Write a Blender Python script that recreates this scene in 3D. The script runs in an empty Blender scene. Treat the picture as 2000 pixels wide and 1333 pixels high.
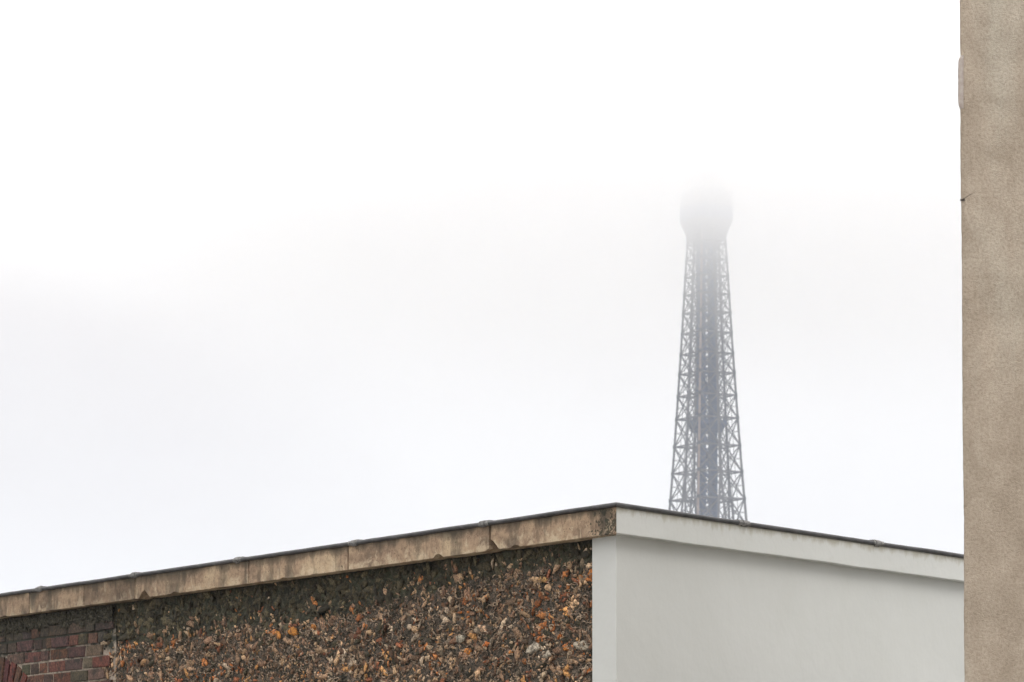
import bpy, bmesh, math, random
import numpy as np
from mathutils import Vector, Matrix, noise

random.seed(7)
rng = np.random.default_rng(7)
R = math.radians
scene = bpy.context.scene
COL = scene.collection

# ------------------------------------------------------------------ camera
cam_d = bpy.data.cameras.new('camera')
cam = bpy.data.objects.new('camera', cam_d)
COL.objects.link(cam)
EYE = 1.6
cam.location = (0, 0, EYE)
cam.rotation_euler = (R(90 + 3.5), 0, 0)
cam_d.sensor_width = 36.0
cam_d.lens = 135.0
cam_d.shift_y = 0.3125
cam_d.clip_start = 0.1
cam_d.clip_end = 20000
cam_d.dof.use_dof = True
cam_d.dof.focus_distance = 18.5
cam_d.dof.aperture_fstop = 17.0
scene.camera = cam

# ------------------------------------------------------------------ sky and sun (overcast)
SUN_EL, SUN_AZ = R(46), R(156)          # azimuth measured from +Y towards +X: sun behind and to the left
world = bpy.data.worlds.new('World')
scene.world = world
world.use_nodes = True
wn, wl = world.node_tree.nodes, world.node_tree.links
wn.clear()
w_out = wn.new('ShaderNodeOutputWorld')
w_bg = wn.new('ShaderNodeBackground'); w_bg.inputs['Strength'].default_value = 0.125
w_sky = wn.new('ShaderNodeTexSky'); w_sky.sky_type = 'NISHITA'; w_sky.sun_disc = False
w_sky.sun_elevation = SUN_EL; w_sky.sun_rotation = SUN_AZ
w_tc = wn.new('ShaderNodeTexCoord')
w_sep = wn.new('ShaderNodeSeparateXYZ'); wl.new(w_tc.outputs['Generated'], w_sep.inputs[0])
# overcast deck: brighter towards the zenith
w_up = wn.new('ShaderNodeMapRange'); w_up.inputs[1].default_value = 0.25; w_up.inputs[2].default_value = 1.0
w_up.inputs[3].default_value = 7.75; w_up.inputs[4].default_value = 24.5
wl.new(w_sep.outputs['Z'], w_up.inputs[0])
# soft unevenness of the cloud deck
w_n = wn.new('ShaderNodeTexNoise'); w_n.inputs['Scale'].default_value = 9.0
w_n.inputs['Detail'].default_value = 4.0; w_n.inputs['Roughness'].default_value = 0.45
w_map = wn.new('ShaderNodeMapping'); w_map.inputs['Location'].default_value = (3.1, 1.7, 0.4)
w_map.inputs['Scale'].default_value = (0.8, 1.0, 1.3)
wl.new(w_tc.outputs['Generated'], w_map.inputs[0]); wl.new(w_map.outputs[0], w_n.inputs['Vector'])
# a greyer bank of cloud to the west-north-west
w_dist = wn.new('ShaderNodeVectorMath'); w_dist.operation = 'DISTANCE'
w_dist.inputs[1].default_value = (-0.17, 0.965, 0.165)
wl.new(w_tc.outputs['Generated'], w_dist.inputs[0])
w_bank = wn.new('ShaderNodeMapRange'); w_bank.interpolation_type = 'SMOOTHSTEP'
w_bank.inputs[1].default_value = 0.0; w_bank.inputs[2].default_value = 0.14
w_bank.inputs[3].default_value = 1.0; w_bank.inputs[4].default_value = 0.0
wl.new(w_dist.outputs['Value'], w_bank.inputs[0])
w_nn = wn.new('ShaderNodeMapRange'); w_nn.inputs[1].default_value = 0.38; w_nn.inputs[2].default_value = 0.68
w_nn.inputs[3].default_value = 0.0; w_nn.inputs[4].default_value = 0.5
wl.new(w_n.outputs['Fac'], w_nn.inputs[0])
w_add = wn.new('ShaderNodeMath'); w_add.operation = 'ADD'; w_add.use_clamp = True
w_b2 = wn.new('ShaderNodeMath'); w_b2.operation = 'MULTIPLY'; w_b2.inputs[1].default_value = 0.75
wl.new(w_bank.outputs[0], w_b2.inputs[0]); wl.new(w_b2.outputs[0], w_add.inputs[0]); wl.new(w_nn.outputs[0], w_add.inputs[1])
w_tint = wn.new('ShaderNodeMix'); w_tint.data_type = 'RGBA'
w_tint.inputs[6].default_value = (1.015, 0.985, 0.962, 1); w_tint.inputs[7].default_value = (0.80, 0.755, 0.75, 1)
wl.new(w_add.outputs[0], w_tint.inputs[0])
w_sc = wn.new('ShaderNodeVectorMath'); w_sc.operation = 'SCALE'
wl.new(w_tint.outputs[2], w_sc.inputs[0]); wl.new(w_up.outputs[0], w_sc.inputs['Scale'])
w_mix = wn.new('ShaderNodeMix'); w_mix.data_type = 'RGBA'; w_mix.inputs[0].default_value = 0.015
wl.new(w_sc.outputs[0], w_mix.inputs[6]); wl.new(w_sky.outputs[0], w_mix.inputs[7])
wl.new(w_mix.outputs[2], w_bg.inputs['Color']); wl.new(w_bg.outputs[0], w_out.inputs['Surface'])

sun_d = bpy.data.lights.new('sun', 'SUN')
sun_d.energy = 0.9; sun_d.angle = R(25); sun_d.color = (1.0, 0.97, 0.93)
sun = bpy.data.objects.new('sun', sun_d); COL.objects.link(sun)
sdir = Vector((math.cos(SUN_EL) * math.sin(SUN_AZ), math.cos(SUN_EL) * math.cos(SUN_AZ), math.sin(SUN_EL)))
sun.rotation_euler = sdir.to_track_quat('Z', 'Y').to_euler()
sun.location = (-10, -10, 30)

vs = scene.view_settings
vs.view_transform = 'Standard'; vs.look = 'None'; vs.exposure = 0.05; vs.gamma = 1.0; vs.use_curve_mapping = False
scene.render.engine = 'CYCLES'
cy = scene.cycles
cy.use_denoising = True
cy.max_bounces = 16; cy.volume_bounces = 16; cy.diffuse_bounces = 4
cy.volume_step_rate = 1.0; cy.volume_max_steps = 256
cy.use_adaptive_sampling = True; cy.adaptive_threshold = 0.01

# ------------------------------------------------------------------ helpers
def mesh_obj(name, verts, faces, mat=None, parent=None, smooth=False):
    me = bpy.data.meshes.new(name)
    me.from_pydata([tuple(v) for v in verts], [], faces)
    me.update()
    if smooth:
        me.polygons.foreach_set('use_smooth', [True] * len(me.polygons))
    o = bpy.data.objects.new(name, me); COL.objects.link(o)
    if mat: me.materials.append(mat)
    if parent: o.parent = parent
    return o

def thing(name, label, cat, loc=(0, 0, 0), group=None):
    o = bpy.data.objects.new(name, None); COL.objects.link(o)
    o.location = loc; o['label'] = label; o['category'] = cat
    if group: o['group'] = group
    o['kind'] = 'thing'
    return o

class MB:
    """collects boxes and bars, then links them as one mesh"""
    def __init__(s): s.v = []; s.f = []
    def prism(s, bottom, top):
        n = len(bottom); b = len(s.v)
        s.v += [tuple(p) for p in bottom] + [tuple(p) for p in top]
        s.f.append(tuple(b + i for i in reversed(range(n)))); s.f.append(tuple(b + n + i for i in range(n)))
        for i in range(n):
            j = (i + 1) % n
            s.f.append((b + i, b + j, b + n + j, b + n + i))
    def bar(s, p, q, w, d=None):
        p, q = Vector(p), Vector(q); a = (q - p)
        if a.length < 1e-6: return
        a.normalize()
        ref = Vector((0, 0, 1)) if abs(a.z) < 0.9 else Vector((1, 0, 0))
        u = a.cross(ref).normalized(); v = a.cross(u).normalized()
        u *= w / 2; v *= (d or w) / 2
        s.prism([p - u - v, p + u - v, p + u + v, p - u + v], [q - u - v, q + u - v, q + u + v, q - u + v])
    def build(s, name, mat, parent=None, smooth=False):
        return mesh_obj(name, s.v, s.f, mat, parent, smooth)

def new_mat(name):
    m = bpy.data.materials.new(name); m.use_nodes = True
    nt = m.node_tree; b = nt.nodes['Principled BSDF']
    return m, nt, b
def N(nt, kind, **kw):
    n = nt.nodes.new(kind)
    for k, v in kw.items():
        if k.startswith('i_'): n.inputs[k[2:]].default_value = v
        else: setattr(n, k, v)
    return n
def ramp(nt, fac, stops, interp='LINEAR'):
    r = nt.nodes.new('ShaderNodeValToRGB'); r.color_ramp.interpolation = interp
    el = r.color_ramp.elements
    while len(el) < len(stops): el.new(0.5)
    for e, (p, c) in zip(el, stops):
        e.position = p; e.color = c if len(c) == 4 else (*c, 1)
    nt.links.new(fac, r.inputs[0]); return r
def noise_n(nt, vec, scale, detail=4, rough=0.55, dist=0.0):
    n = N(nt, 'ShaderNodeTexNoise', i_Scale=scale, i_Detail=detail, i_Roughness=rough, i_Distortion=dist)
    nt.links.new(vec, n.inputs['Vector']); return n
def mixc(nt, fac, a, b, mode='MIX'):
    m = nt.nodes.new('ShaderNodeMix'); m.data_type = 'RGBA'; m.blend_type = mode
    for sock, val in ((0, fac), (6, a), (7, b)):
        if hasattr(val, 'is_linked') or isinstance(val, bpy.types.NodeSocket): nt.links.new(val, m.inputs[sock])
        elif sock == 0: m.inputs[0].default_value = val
        else: m.inputs[sock].default_value = (*val, 1) if len(val) == 3 else val
    return m.outputs[2]
def bump(nt, b, height, strength, dist):
    bp = N(nt, 'ShaderNodeBump'); bp.inputs['Strength'].default_value = strength; bp.inputs['Distance'].default_value = dist
    nt.links.new(height, bp.inputs['Height']); nt.links.new(bp.outputs[0], b.inputs['Normal']); return bp
def pos(nt, scale=(1, 1, 1)):
    g = N(nt, 'ShaderNodeNewGeometry'); m = N(nt, 'ShaderNodeMapping'); m.inputs['Scale'].default_value = scale
    nt.links.new(g.outputs['Position'], m.inputs[0]); return m.outputs[0]

# ------------------------------------------------------------------ plan of the two walls
# the outer corner of the coping, the two directions in which the walls run away from the viewer
CC = Vector((0.478, 17.5, 0))
LD = Vector((-0.5535, 0.8329, 0)).normalized(); NL = Vector((-LD.y, LD.x, 0))     # outward normal of the rubble wall
if NL.y > 0: NL = -NL
RD = Vector((0.5785, 0.8157, 0)).normalized(); NR = Vector((RD.y, -RD.x, 0))
OV = 0.055                                                                          # coping overhang
def offset_corner(c, o):      # corner moved inwards by o from both faces
    A = Matrix(((NL.x, NL.y), (NR.x, NR.y)))
    s = A.inverted() @ Vector((-o, -o))
    return Vector((c.x + s.x, c.y + s.y, 0))
C0 = offset_corner(CC, OV)                                                          # wall face corner
ZT = EYE + 1.800        # top of the metal capping
ZC = ZT - 0.022         # top of the coping stones
ZB = EYE + 1.655        # underside of the coping
WT = 0.36               # wall thickness
STRIP = 0.198           # width of painted return on the rubble side
KL = (offset_corner(C0, WT) - C0).dot(LD) / WT     # mitre: shift along the wall per metre of depth
KR = (offset_corner(C0, WT) - C0).dot(RD) / WT

# ------------------------------------------------------------------ ground
def ground_z(x, y):
    d = max(0.0, y - 60) + max(0.0, abs(x) - 80) * 0.3
    t = min(1.0, d / 700); t = t * t * (3 - 2 * t)
    return -16.9 * t
def axis(vals): return vals
xs = [-6000, -3000, -1500, -800, -400, -200, -120, -80, -40, -20, -10, 0, 10, 20, 40, 80, 120, 200, 400, 800, 1500, 3000, 6000]
ys = [-3000, -800, -200, -60, -20, 0, 10, 20, 30, 45, 60, 90, 120, 160, 200, 260, 320, 400, 480, 560, 640, 720, 800, 1000, 1442, 2000, 3000, 5000, 9000]
gv = [(x, y, ground_z(x, y)) for y in ys for x in xs]
gf = [(j * len(xs) + i, j * len(xs) + i + 1, (j + 1) * len(xs) + i + 1, (j + 1) * len(xs) + i) for j in range(len(ys) - 1) for i in range(len(xs) - 1)]
m, nt, b = new_mat('ground_paving')
p = pos(nt); n1 = noise_n(nt, p, 0.6, 6); n2 = noise_n(nt, p, 60, 3)
c = ramp(nt, n1.outputs['Fac'], [(0.3, (0.16, 0.15, 0.135)), (0.7, (0.24, 0.23, 0.21))])
nt.links.new(mixc(nt, n2.outputs['Fac'], c.outputs[0], (0.2, 0.19, 0.17)), b.inputs['Base Color'])
b.inputs['Roughness'].default_value = 0.9; bump(nt, b, n2.outputs['Fac'], 0.3, 0.01)
g = mesh_obj('ground', gv, gf, m, smooth=True); g['kind'] = 'structure'

# ------------------------------------------------------------------ materials of the walls
# rough mossy mortar, and below the mossy band the curled, cavernous millstone itself
m_mortar, nt, b = new_mat('mossy_mortar')
p = pos(nt, (1, 1, 1.15))
n1 = noise_n(nt, p, 6, 7, 0.65, 0.9); n2 = noise_n(nt, p, 45, 6, 0.7, 0.8)
c1 = ramp(nt, n2.outputs['Fac'], [(0.3, (0.014, 0.015, 0.011)), (0.5, (0.036, 0.037, 0.027)), (0.68, (0.11, 0.10, 0.075))])
c2 = ramp(nt, n2.outputs['Fac'], [(0.3, (0.026, 0.028, 0.018)), (0.52, (0.075, 0.076, 0.05)), (0.7, (0.17, 0.155, 0.115))])
f1 = ramp(nt, n1.outputs['Fac'], [(0.42, (0, 0, 0)), (0.6, (1, 1, 1))])
moss = mixc(nt, f1.outputs[0], c1.outputs[0], c2.outputs[0])
wn1 = noise_n(nt, p, 40, 3, 0.6)
wv = N(nt, 'ShaderNodeVectorMath', operation='MULTIPLY_ADD'); nt.links.new(wn1.outputs['Color'], wv.inputs[0])
wv.inputs[1].default_value = (0.05, 0.05, 0.05); nt.links.new(p, wv.inputs[2])
vo = N(nt, 'ShaderNodeTexVoronoi', feature='DISTANCE_TO_EDGE', i_Scale=42); nt.links.new(wv.outputs[0], vo.inputs['Vector'])
vc = N(nt, 'ShaderNodeTexVoronoi', feature='F1', i_Scale=42); nt.links.new(wv.outputs[0], vc.inputs['Vector'])
sepc = N(nt, 'ShaderNodeSeparateColor'); nt.links.new(vc.outputs['Color'], sepc.inputs[0])
cell = ramp(nt, sepc.outputs[0], [(0.0, (0.02, 0.022, 0.016)), (0.4, (0.045, 0.041, 0.03)), (0.55, (0.11, 0.08, 0.06)), (0.75, (0.20, 0.15, 0.115)), (0.85, (0.18, 0.085, 0.04)), (1.0, (0.26, 0.21, 0.16))])
rid = ramp(nt, vo.outputs['Distance'], [(0.0, (0.022, 0.022, 0.016)), (0.05, (0.03, 0.028, 0.02)), (0.09, (0.22, 0.18, 0.14)), (0.15, (0.12, 0.095, 0.075)), (0.2, (0, 0, 0))])
ridm = ramp(nt, vo.outputs['Distance'], [(0.0, (1, 1, 1)), (0.12, (1, 1, 1)), (0.2, (0, 0, 0))])
fine = noise_n(nt, p, 170, 4, 0.65)
ff = ramp(nt, fine.outputs['Fac'], [(0.32, (0.3, 0.3, 0.3)), (0.5, (0.95, 0.95, 0.95)), (0.68, (1.7, 1.7, 1.7))])
stone = mixc(nt, ridm.outputs[0], cell.outputs[0], rid.outputs[0])
stone = mixc(nt, 0.9, stone, ff.outputs[0], 'MULTIPLY')
am = N(nt, 'ShaderNodeAttribute', attribute_name='moss')
mm_ = N(nt, 'ShaderNodeMath', operation='ADD'); nt.links.new(am.outputs['Fac'], mm_.inputs[0]); nt.links.new(n1.outputs['Fac'], mm_.inputs[1])
mf = ramp(nt, mm_.outputs[0], [(0.9, (0, 0, 0)), (1.0, (1, 1, 1))])
nt.links.new(mixc(nt, mf.outputs[0], stone, moss), b.inputs['Base Color'])
b.inputs['Roughness'].default_value = 0.95; b.inputs['Specular IOR Level'].default_value = 0.2
hs = N(nt, 'ShaderNodeMath', operation='ADD'); nt.links.new(n2.outputs['Fac'], hs.inputs[0]); nt.links.new(fine.outputs['Fac'], hs.inputs[1])
bump(nt, b, hs.outputs[0], 0.9, 0.010)

# stones: colour per stone from an attribute, pitted and curled like millstone
m_stone, nt, b = new_mat('millstone')
p = pos(nt)
at = N(nt, 'ShaderNodeAttribute', attribute_name='stone_colour')
w = noise_n(nt, p, 45, 3, 0.6)
wv = N(nt, 'ShaderNodeVectorMath', operation='MULTIPLY_ADD'); nt.links.new(w.outputs['Color'], wv.inputs[0])
wv.inputs[1].default_value = (0.035, 0.035, 0.035); nt.links.new(p, wv.inputs[2])
vo = N(nt, 'ShaderNodeTexVoronoi', feature='DISTANCE_TO_EDGE', i_Scale=75); nt.links.new(wv.outputs[0], vo.inputs['Vector'])
rim = ramp(nt, vo.outputs['Distance'], [(0.0, (1.7, 1.6, 1.5)), (0.06, (1.35, 1.3, 1.25)), (0.16, (0.8, 0.78, 0.76)), (0.5, (0.6, 0.57, 0.55))])
fn = noise_n(nt, p, 240, 3, 0.6)
fr = ramp(nt, fn.outputs['Fac'], [(0.3, (0.45, 0.43, 0.41)), (0.5, (0.95, 0.95, 0.95)), (0.72, (1.5, 1.48, 1.45))])
c = mixc(nt, 1.0, at.outputs['Color'], rim.outputs[0], 'MULTIPLY')
c = mixc(nt, 0.8, c, fr.outputs[0], 'MULTIPLY')
sp = noise_n(nt, p, 28, 4, 0.6, 0.5)
sr = ramp(nt, sp.outputs['Fac'], [(0.5, (0, 0, 0)), (0.62, (0.75, 0.75, 0.75))])
c = mixc(nt, sr.outputs[0], c, (0.045, 0.04, 0.03))
nt.links.new(c, b.inputs['Base Color'])
b.inputs['Roughness'].default_value = 0.85; b.inputs['Specular IOR Level'].default_value = 0.3
ad = N(nt, 'ShaderNodeMath', operation='ADD'); nt.links.new(vo.outputs['Distance'], ad.inputs[0]); nt.links.new(fn.outputs['Fac'], ad.inputs[1])
bump(nt, b, ad.outputs[0], 0.8, 0.006)

# bricks: colour per brick, sooty
m_brick, nt, b = new_mat('old_brick')
p = pos(nt)
at = N(nt, 'ShaderNodeAttribute', attribute_name='stone_colour')
n1 = noise_n(nt, p, 75, 6, 0.7); n2 = noise_n(nt, p, 14, 6, 0.65, 0.8)
fr = ramp(nt, n1.outputs['Fac'], [(0.32, (0.4, 0.4, 0.4)), (0.5, (1.15, 1.1, 1.05)), (0.7, (2.6, 2.3, 2.0))])
c = mixc(nt, 1.0, at.outputs['Color'], fr.outputs[0], 'MULTIPLY')
sr = ramp(nt, n2.outputs['Fac'], [(0.48, (0, 0, 0)), (0.62, (0.8, 0.8, 0.8))])
c = mixc(nt, sr.outputs[0], c, (0.026, 0.025, 0.02))
nt.links.new(c, b.inputs['Base Color']); b.inputs['Roughness'].default_value = 0.9
b.inputs['Specular IOR Level'].default_value = 0.25
bump(nt, b, n1.outputs['Fac'], 0.7, 0.006)

# lime mortar between bricks: pale where clean, dark where mossy
m_joint, nt, b = new_mat('lime_mortar')
p = pos(nt)
n1 = noise_n(nt, p, 11, 5, 0.6, 0.7); n2 = noise_n(nt, p, 130, 4, 0.6)
at = N(nt, 'ShaderNodeAttribute', attribute_name='stone_colour')
c1 = ramp(nt, n2.outputs['Fac'], [(0.3, (0.17, 0.14, 0.11)), (0.7, (0.46, 0.38, 0.30))])
f1 = ramp(nt, n1.outputs['Fac'], [(0.46, (0, 0, 0)), (0.6, (1, 1, 1))])
am = N(nt, 'ShaderNodeAttribute', attribute_name='moss')
mm_ = N(nt, 'ShaderNodeMath', operation='ADD'); nt.links.new(am.outputs['Fac'], mm_.inputs[0]); nt.links.new(n1.outputs['Fac'], mm_.inputs[1])
f1 = ramp(nt, mm_.outputs[0], [(0.54, (0, 0, 0)), (0.7, (1, 1, 1))])
c = mixc(nt, f1.outputs[0], c1.outputs[0], (0.032, 0.034, 0.024))
nt.links.new(c, b.inputs['Base Color']); b.inputs['Roughness'].default_value = 0.95
bump(nt, b, n2.outputs['Fac'], 0.7, 0.006)

# coping stones
def coping_mat(name, seed, tone=1.0):
    m, nt, b = new_mat(name)
    p = pos(nt)
    mp = N(nt, 'ShaderNodeMapping'); mp.inputs['Location'].default_value = (seed * 1.7, seed * 2.3, seed)
    nt.links.new(p, mp.inputs[0]); p = mp.outputs[0]
    st = N(nt, 'ShaderNodeMapping'); st.inputs['Scale'].default_value = (0.7, 0.7, 1.25); nt.links.new(p, st.inputs[0])
    n1 = noise_n(nt, st.outputs[0], 4.5, 7, 0.6, 0.25); n2 = noise_n(nt, p, 45, 5, 0.65, 0.3); n3 = noise_n(nt, p, 150, 3)
    base = ramp(nt, n1.outputs['Fac'], [(0.28, (0.11 * tone, 0.085 * tone, 0.06 * tone)), (0.42, (0.27 * tone, 0.19 * tone, 0.128 * tone)), (0.52, (0.37 * tone, 0.265 * tone, 0.175 * tone)), (0.64, (0.46 * tone, 0.35 * tone, 0.23 * tone))])
    g1 = ramp(nt, n2.outputs['Fac'], [(0.32, (0.6, 0.58, 0.57)), (0.5, (0.97, 0.97, 0.97)), (0.7, (1.2, 1.2, 1.15))])
    c = mixc(nt, 0.7, base.outputs[0], g1.outputs[0], 'MULTIPLY')
    # pale lime bloom, mostly in the lower half of the slab
    gb = N(nt, 'ShaderNodeNewGeometry'); sb = N(nt, 'ShaderNodeSeparateXYZ'); nt.links.new(gb.outputs['Position'], sb.inputs[0])
    mb_ = N(nt, 'ShaderNodeMapRange'); mb_.inputs[1].default_value = ZB; mb_.inputs[2].default_value = ZB + 0.08
    mb_.inputs[3].default_value = 0.13; mb_.inputs[4].default_value = -0.06; nt.links.new(sb.outputs['Z'], mb_.inputs[0])
    nb = noise_n(nt, p, 17, 6, 0.65, 0.7)
    sa = N(nt, 'ShaderNodeMath', operation='ADD'); nt.links.new(nb.outputs['Fac'], sa.inputs[0]); nt.links.new(mb_.outputs[0], sa.inputs[1])
    pb = ramp(nt, sa.outputs[0], [(0.54, (0, 0, 0)), (0.68, (0.75, 0.75, 0.75))])
    c = mixc(nt, pb.outputs[0], c, (0.52 * tone, 0.42 * tone, 0.29 * tone))
    sv = N(nt, 'ShaderNodeMapping'); sv.inputs['Scale'].default_value = (1, 1, 0.4); nt.links.new(p, sv.inputs[0])
    nd = noise_n(nt, sv.outputs[0], 7, 7, 0.65, 0.3)
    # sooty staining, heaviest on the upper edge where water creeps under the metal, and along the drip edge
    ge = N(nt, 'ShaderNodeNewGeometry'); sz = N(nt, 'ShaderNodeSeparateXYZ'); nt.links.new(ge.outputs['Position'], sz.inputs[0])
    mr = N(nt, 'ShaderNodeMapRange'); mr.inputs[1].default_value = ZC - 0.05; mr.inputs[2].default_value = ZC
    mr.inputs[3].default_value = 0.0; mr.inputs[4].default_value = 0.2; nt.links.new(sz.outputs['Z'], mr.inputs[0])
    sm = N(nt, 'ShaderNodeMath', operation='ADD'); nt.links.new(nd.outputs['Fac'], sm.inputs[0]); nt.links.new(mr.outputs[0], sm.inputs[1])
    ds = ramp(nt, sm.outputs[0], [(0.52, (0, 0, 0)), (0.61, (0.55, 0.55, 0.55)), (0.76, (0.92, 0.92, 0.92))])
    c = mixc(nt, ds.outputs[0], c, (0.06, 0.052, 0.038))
    sp = ramp(nt, n3.outputs['Fac'], [(0.62, (0, 0, 0)), (0.68, (0.8, 0.8, 0.8))])
    c = mixc(nt, sp.outputs[0], c, (0.07, 0.045, 0.03))
    # mould on the last few centimetres by the corner, where the slab is broken
    dc = N(nt, 'ShaderNodeVectorMath', operation='DISTANCE'); dc.inputs[1].default_value = (CC.x - 0.03, CC.y + 0.045, ZB + 0.035)
    nt.links.new(ge.outputs['Position'], dc.inputs[0])
    mc = N(nt, 'ShaderNodeMapRange'); mc.inputs[1].default_value = 0.02; mc.inputs[2].default_value = 0.24
    mc.inputs[3].default_value = 0.2; mc.inputs[4].default_value = 0.0; nt.links.new(dc.outputs['Value'], mc.inputs[0])
    ms = N(nt, 'ShaderNodeMath', operation='ADD'); nt.links.new(n2.outputs['Fac'], ms.inputs[0]); nt.links.new(mc.outputs[0], ms.inputs[1])
    mm = ramp(nt, ms.outputs[0], [(0.64, (0, 0, 0)), (0.7, (0.9, 0.9, 0.9))])
    c = mixc(nt, mm.outputs[0], c, (0.03, 0.032, 0.022))
    nt.links.new(c, b.inputs['Base Color']); b.inputs['Roughness'].default_value = 0.88
    b.inputs['Specular IOR Level'].default_value = 0.3
    bump(nt, b, n2.outputs['Fac'], 0.6, 0.005)
    return m

# white painted render
m_white, nt, b = new_mat('white_painted_render')
p = pos(nt)
n1 = noise_n(nt, p, 1.1, 4, 0.5, 0.4); n2 = noise_n(nt, p, 14, 5, 0.55); n3 = noise_n(nt, p, 120, 4, 0.6)
st = pos(nt, (1, 1, 0.35)); n4 = noise_n(nt, st, 6, 5, 0.6, 0.3)
c = ramp(nt, n1.outputs['Fac'], [(0.3, (0.525, 0.538, 0.515)), (0.7, (0.56, 0.573, 0.552))])
s4 = ramp(nt, n4.outputs['Fac'], [(0.5, (0, 0, 0)), (0.75, (0.2, 0.2, 0.2))])
c = mixc(nt, s4.outputs[0], c.outputs[0], (0.48, 0.49, 0.45))
s5 = ramp(nt, n3.outputs['Fac'], [(0.76, (0, 0, 0)), (0.8, (0.35, 0.35, 0.35))])
c = mixc(nt, s5.outputs[0], c, (0.34, 0.33, 0.3))
nt.links.new(c, b.inputs['Base Color']); b.inputs['Roughness'].default_value = 0.7
b.inputs['Specular IOR Level'].default_value = 0.3
ad = N(nt, 'ShaderNodeMath', operation='MULTIPLY_ADD'); nt.links.new(n3.outputs['Fac'], ad.inputs[0]); ad.inputs[1].default_value = 0.06
n2.inputs['Detail'].default_value = 2; nt.links.new(n2.outputs['Fac'], ad.inputs[2])
bump(nt, b, ad.outputs[0], 0.22, 0.012)

# beige rough cast
m_beige, nt, b = new_mat('beige_roughcast')
p = pos(nt)
n1 = noise_n(nt, pos(nt, (1, 1, 0.22)), 3.2, 5, 0.6, 0.5); n2 = noise_n(nt, p, 95, 4, 0.62); n3 = noise_n(nt, p, 260, 2); n4 = noise_n(nt, p, 7, 5, 0.6, 0.5)
c = ramp(nt, n1.outputs['Fac'], [(0.3, (0.325, 0.268, 0.208)), (0.5, (0.385, 0.325, 0.258)), (0.68, (0.45, 0.405, 0.335))])
g2 = ramp(nt, n2.outputs['Fac'], [(0.3, (0.72, 0.70, 0.68)), (0.5, (1.0, 1.0, 1.0)), (0.7, (1.2, 1.2, 1.2))])
c = mixc(nt, 0.8, c.outputs[0], g2.outputs[0], 'MULTIPLY')
g4 = ramp(nt, n4.outputs['Fac'], [(0.32, (0.86, 0.85, 0.83)), (0.65, (1.10, 1.10, 1.10))])
c = mixc(nt, 1.0, c, g4.outputs[0], 'MULTIPLY')
g3 = ramp(nt, n3.outputs['Fac'], [(0.7, (0, 0, 0)), (0.78, (0.5, 0.5, 0.5))])
c = mixc(nt, g3.outputs[0], c, (0.19, 0.15, 0.12))
nt.links.new(c, b.inputs['Base Color']); b.inputs['Roughness'].default_value = 0.92
b.inputs['Specular IOR Level'].default_value = 0.2
ad = N(nt, 'ShaderNodeMath', operation='ADD'); nt.links.new(n2.outputs['Fac'], ad.inputs[0]); nt.links.new(n3.outputs['Fac'], ad.inputs[1])
bump(nt, b, ad.outputs[0], 0.7, 0.006)

# weathered zinc
m_zinc, nt, b = new_mat('weathered_zinc')
p = pos(nt); n1 = noise_n(nt, p, 8, 6, 0.6, 0.4); n2 = noise_n(nt, p, 90, 4)
c = ramp(nt, n1.outputs['Fac'], [(0.35, (0.022, 0.022, 0.023)), (0.6, (0.065, 0.064, 0.066)), (0.75, (0.13, 0.127, 0.122))])
g2 = ramp(nt, n2.outputs['Fac'], [(0.3, (0.6, 0.6, 0.6)), (0.7, (1.3, 1.3, 1.3))])
nt.links.new(mixc(nt, 0.7, c.outputs[0], g2.outputs[0], 'MULTIPLY'), b.inputs['Base Color'])
b.inputs['Metallic'].default_value = 0.25; b.inputs['Roughness'].default_value = 0.5
bump(nt, b, n2.outputs['Fac'], 0.3, 0.003)

m_sealant, nt, b = new_mat('grey_sealant')
p = pos(nt); n1 = noise_n(nt, p, 60, 4)
nt.links.new(ramp(nt, n1.outputs['Fac'], [(0.3, (0.06, 0.06, 0.06)), (0.7, (0.24, 0.235, 0.225))]).outputs[0], b.inputs['Base Color'])
b.inputs['Roughness'].default_value = 0.8

def paint(name, col):
    m, nt, b = new_mat(name)
    p = pos(nt); n1 = noise_n(nt, p, 0.4, 4)
    lo = tuple(v * 0.75 for v in col); hi = tuple(v * 1.25 for v in col)
    nt.links.new(ramp(nt, n1.outputs['Fac'], [(0.3, lo), (0.7, hi)]).outputs[0], b.inputs['Base Color'])
    b.inputs['Roughness'].default_value = 0.6
    return m

# ------------------------------------------------------------------ rubble wall
WLEN = 8.6
rubble = thing('rubble_wall', 'dark mossy stone and brick wall topped by stained tan coping slabs', 'wall', (C0.x, C0.y, 0))
PR = Vector((C0.x, C0.y, 0))
def LW(t, d, z):      # rubble wall frame -> coordinates local to its Empty; d measured outwards from the wall face
    v = LD * t + NL * d
    return (v.x, v.y, z)
T_BRICK = 5.02        # brickwork starts here

def relief(t, z):
    a = noise.fractal(Vector((t * 7, z * 7, 1.3)), 0.7, 2.1, 5)
    b_ = noise.noise(Vector((t * 38, z * 38, 4.0)))
    return 0.011 * a + 0.0045 * b_
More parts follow.
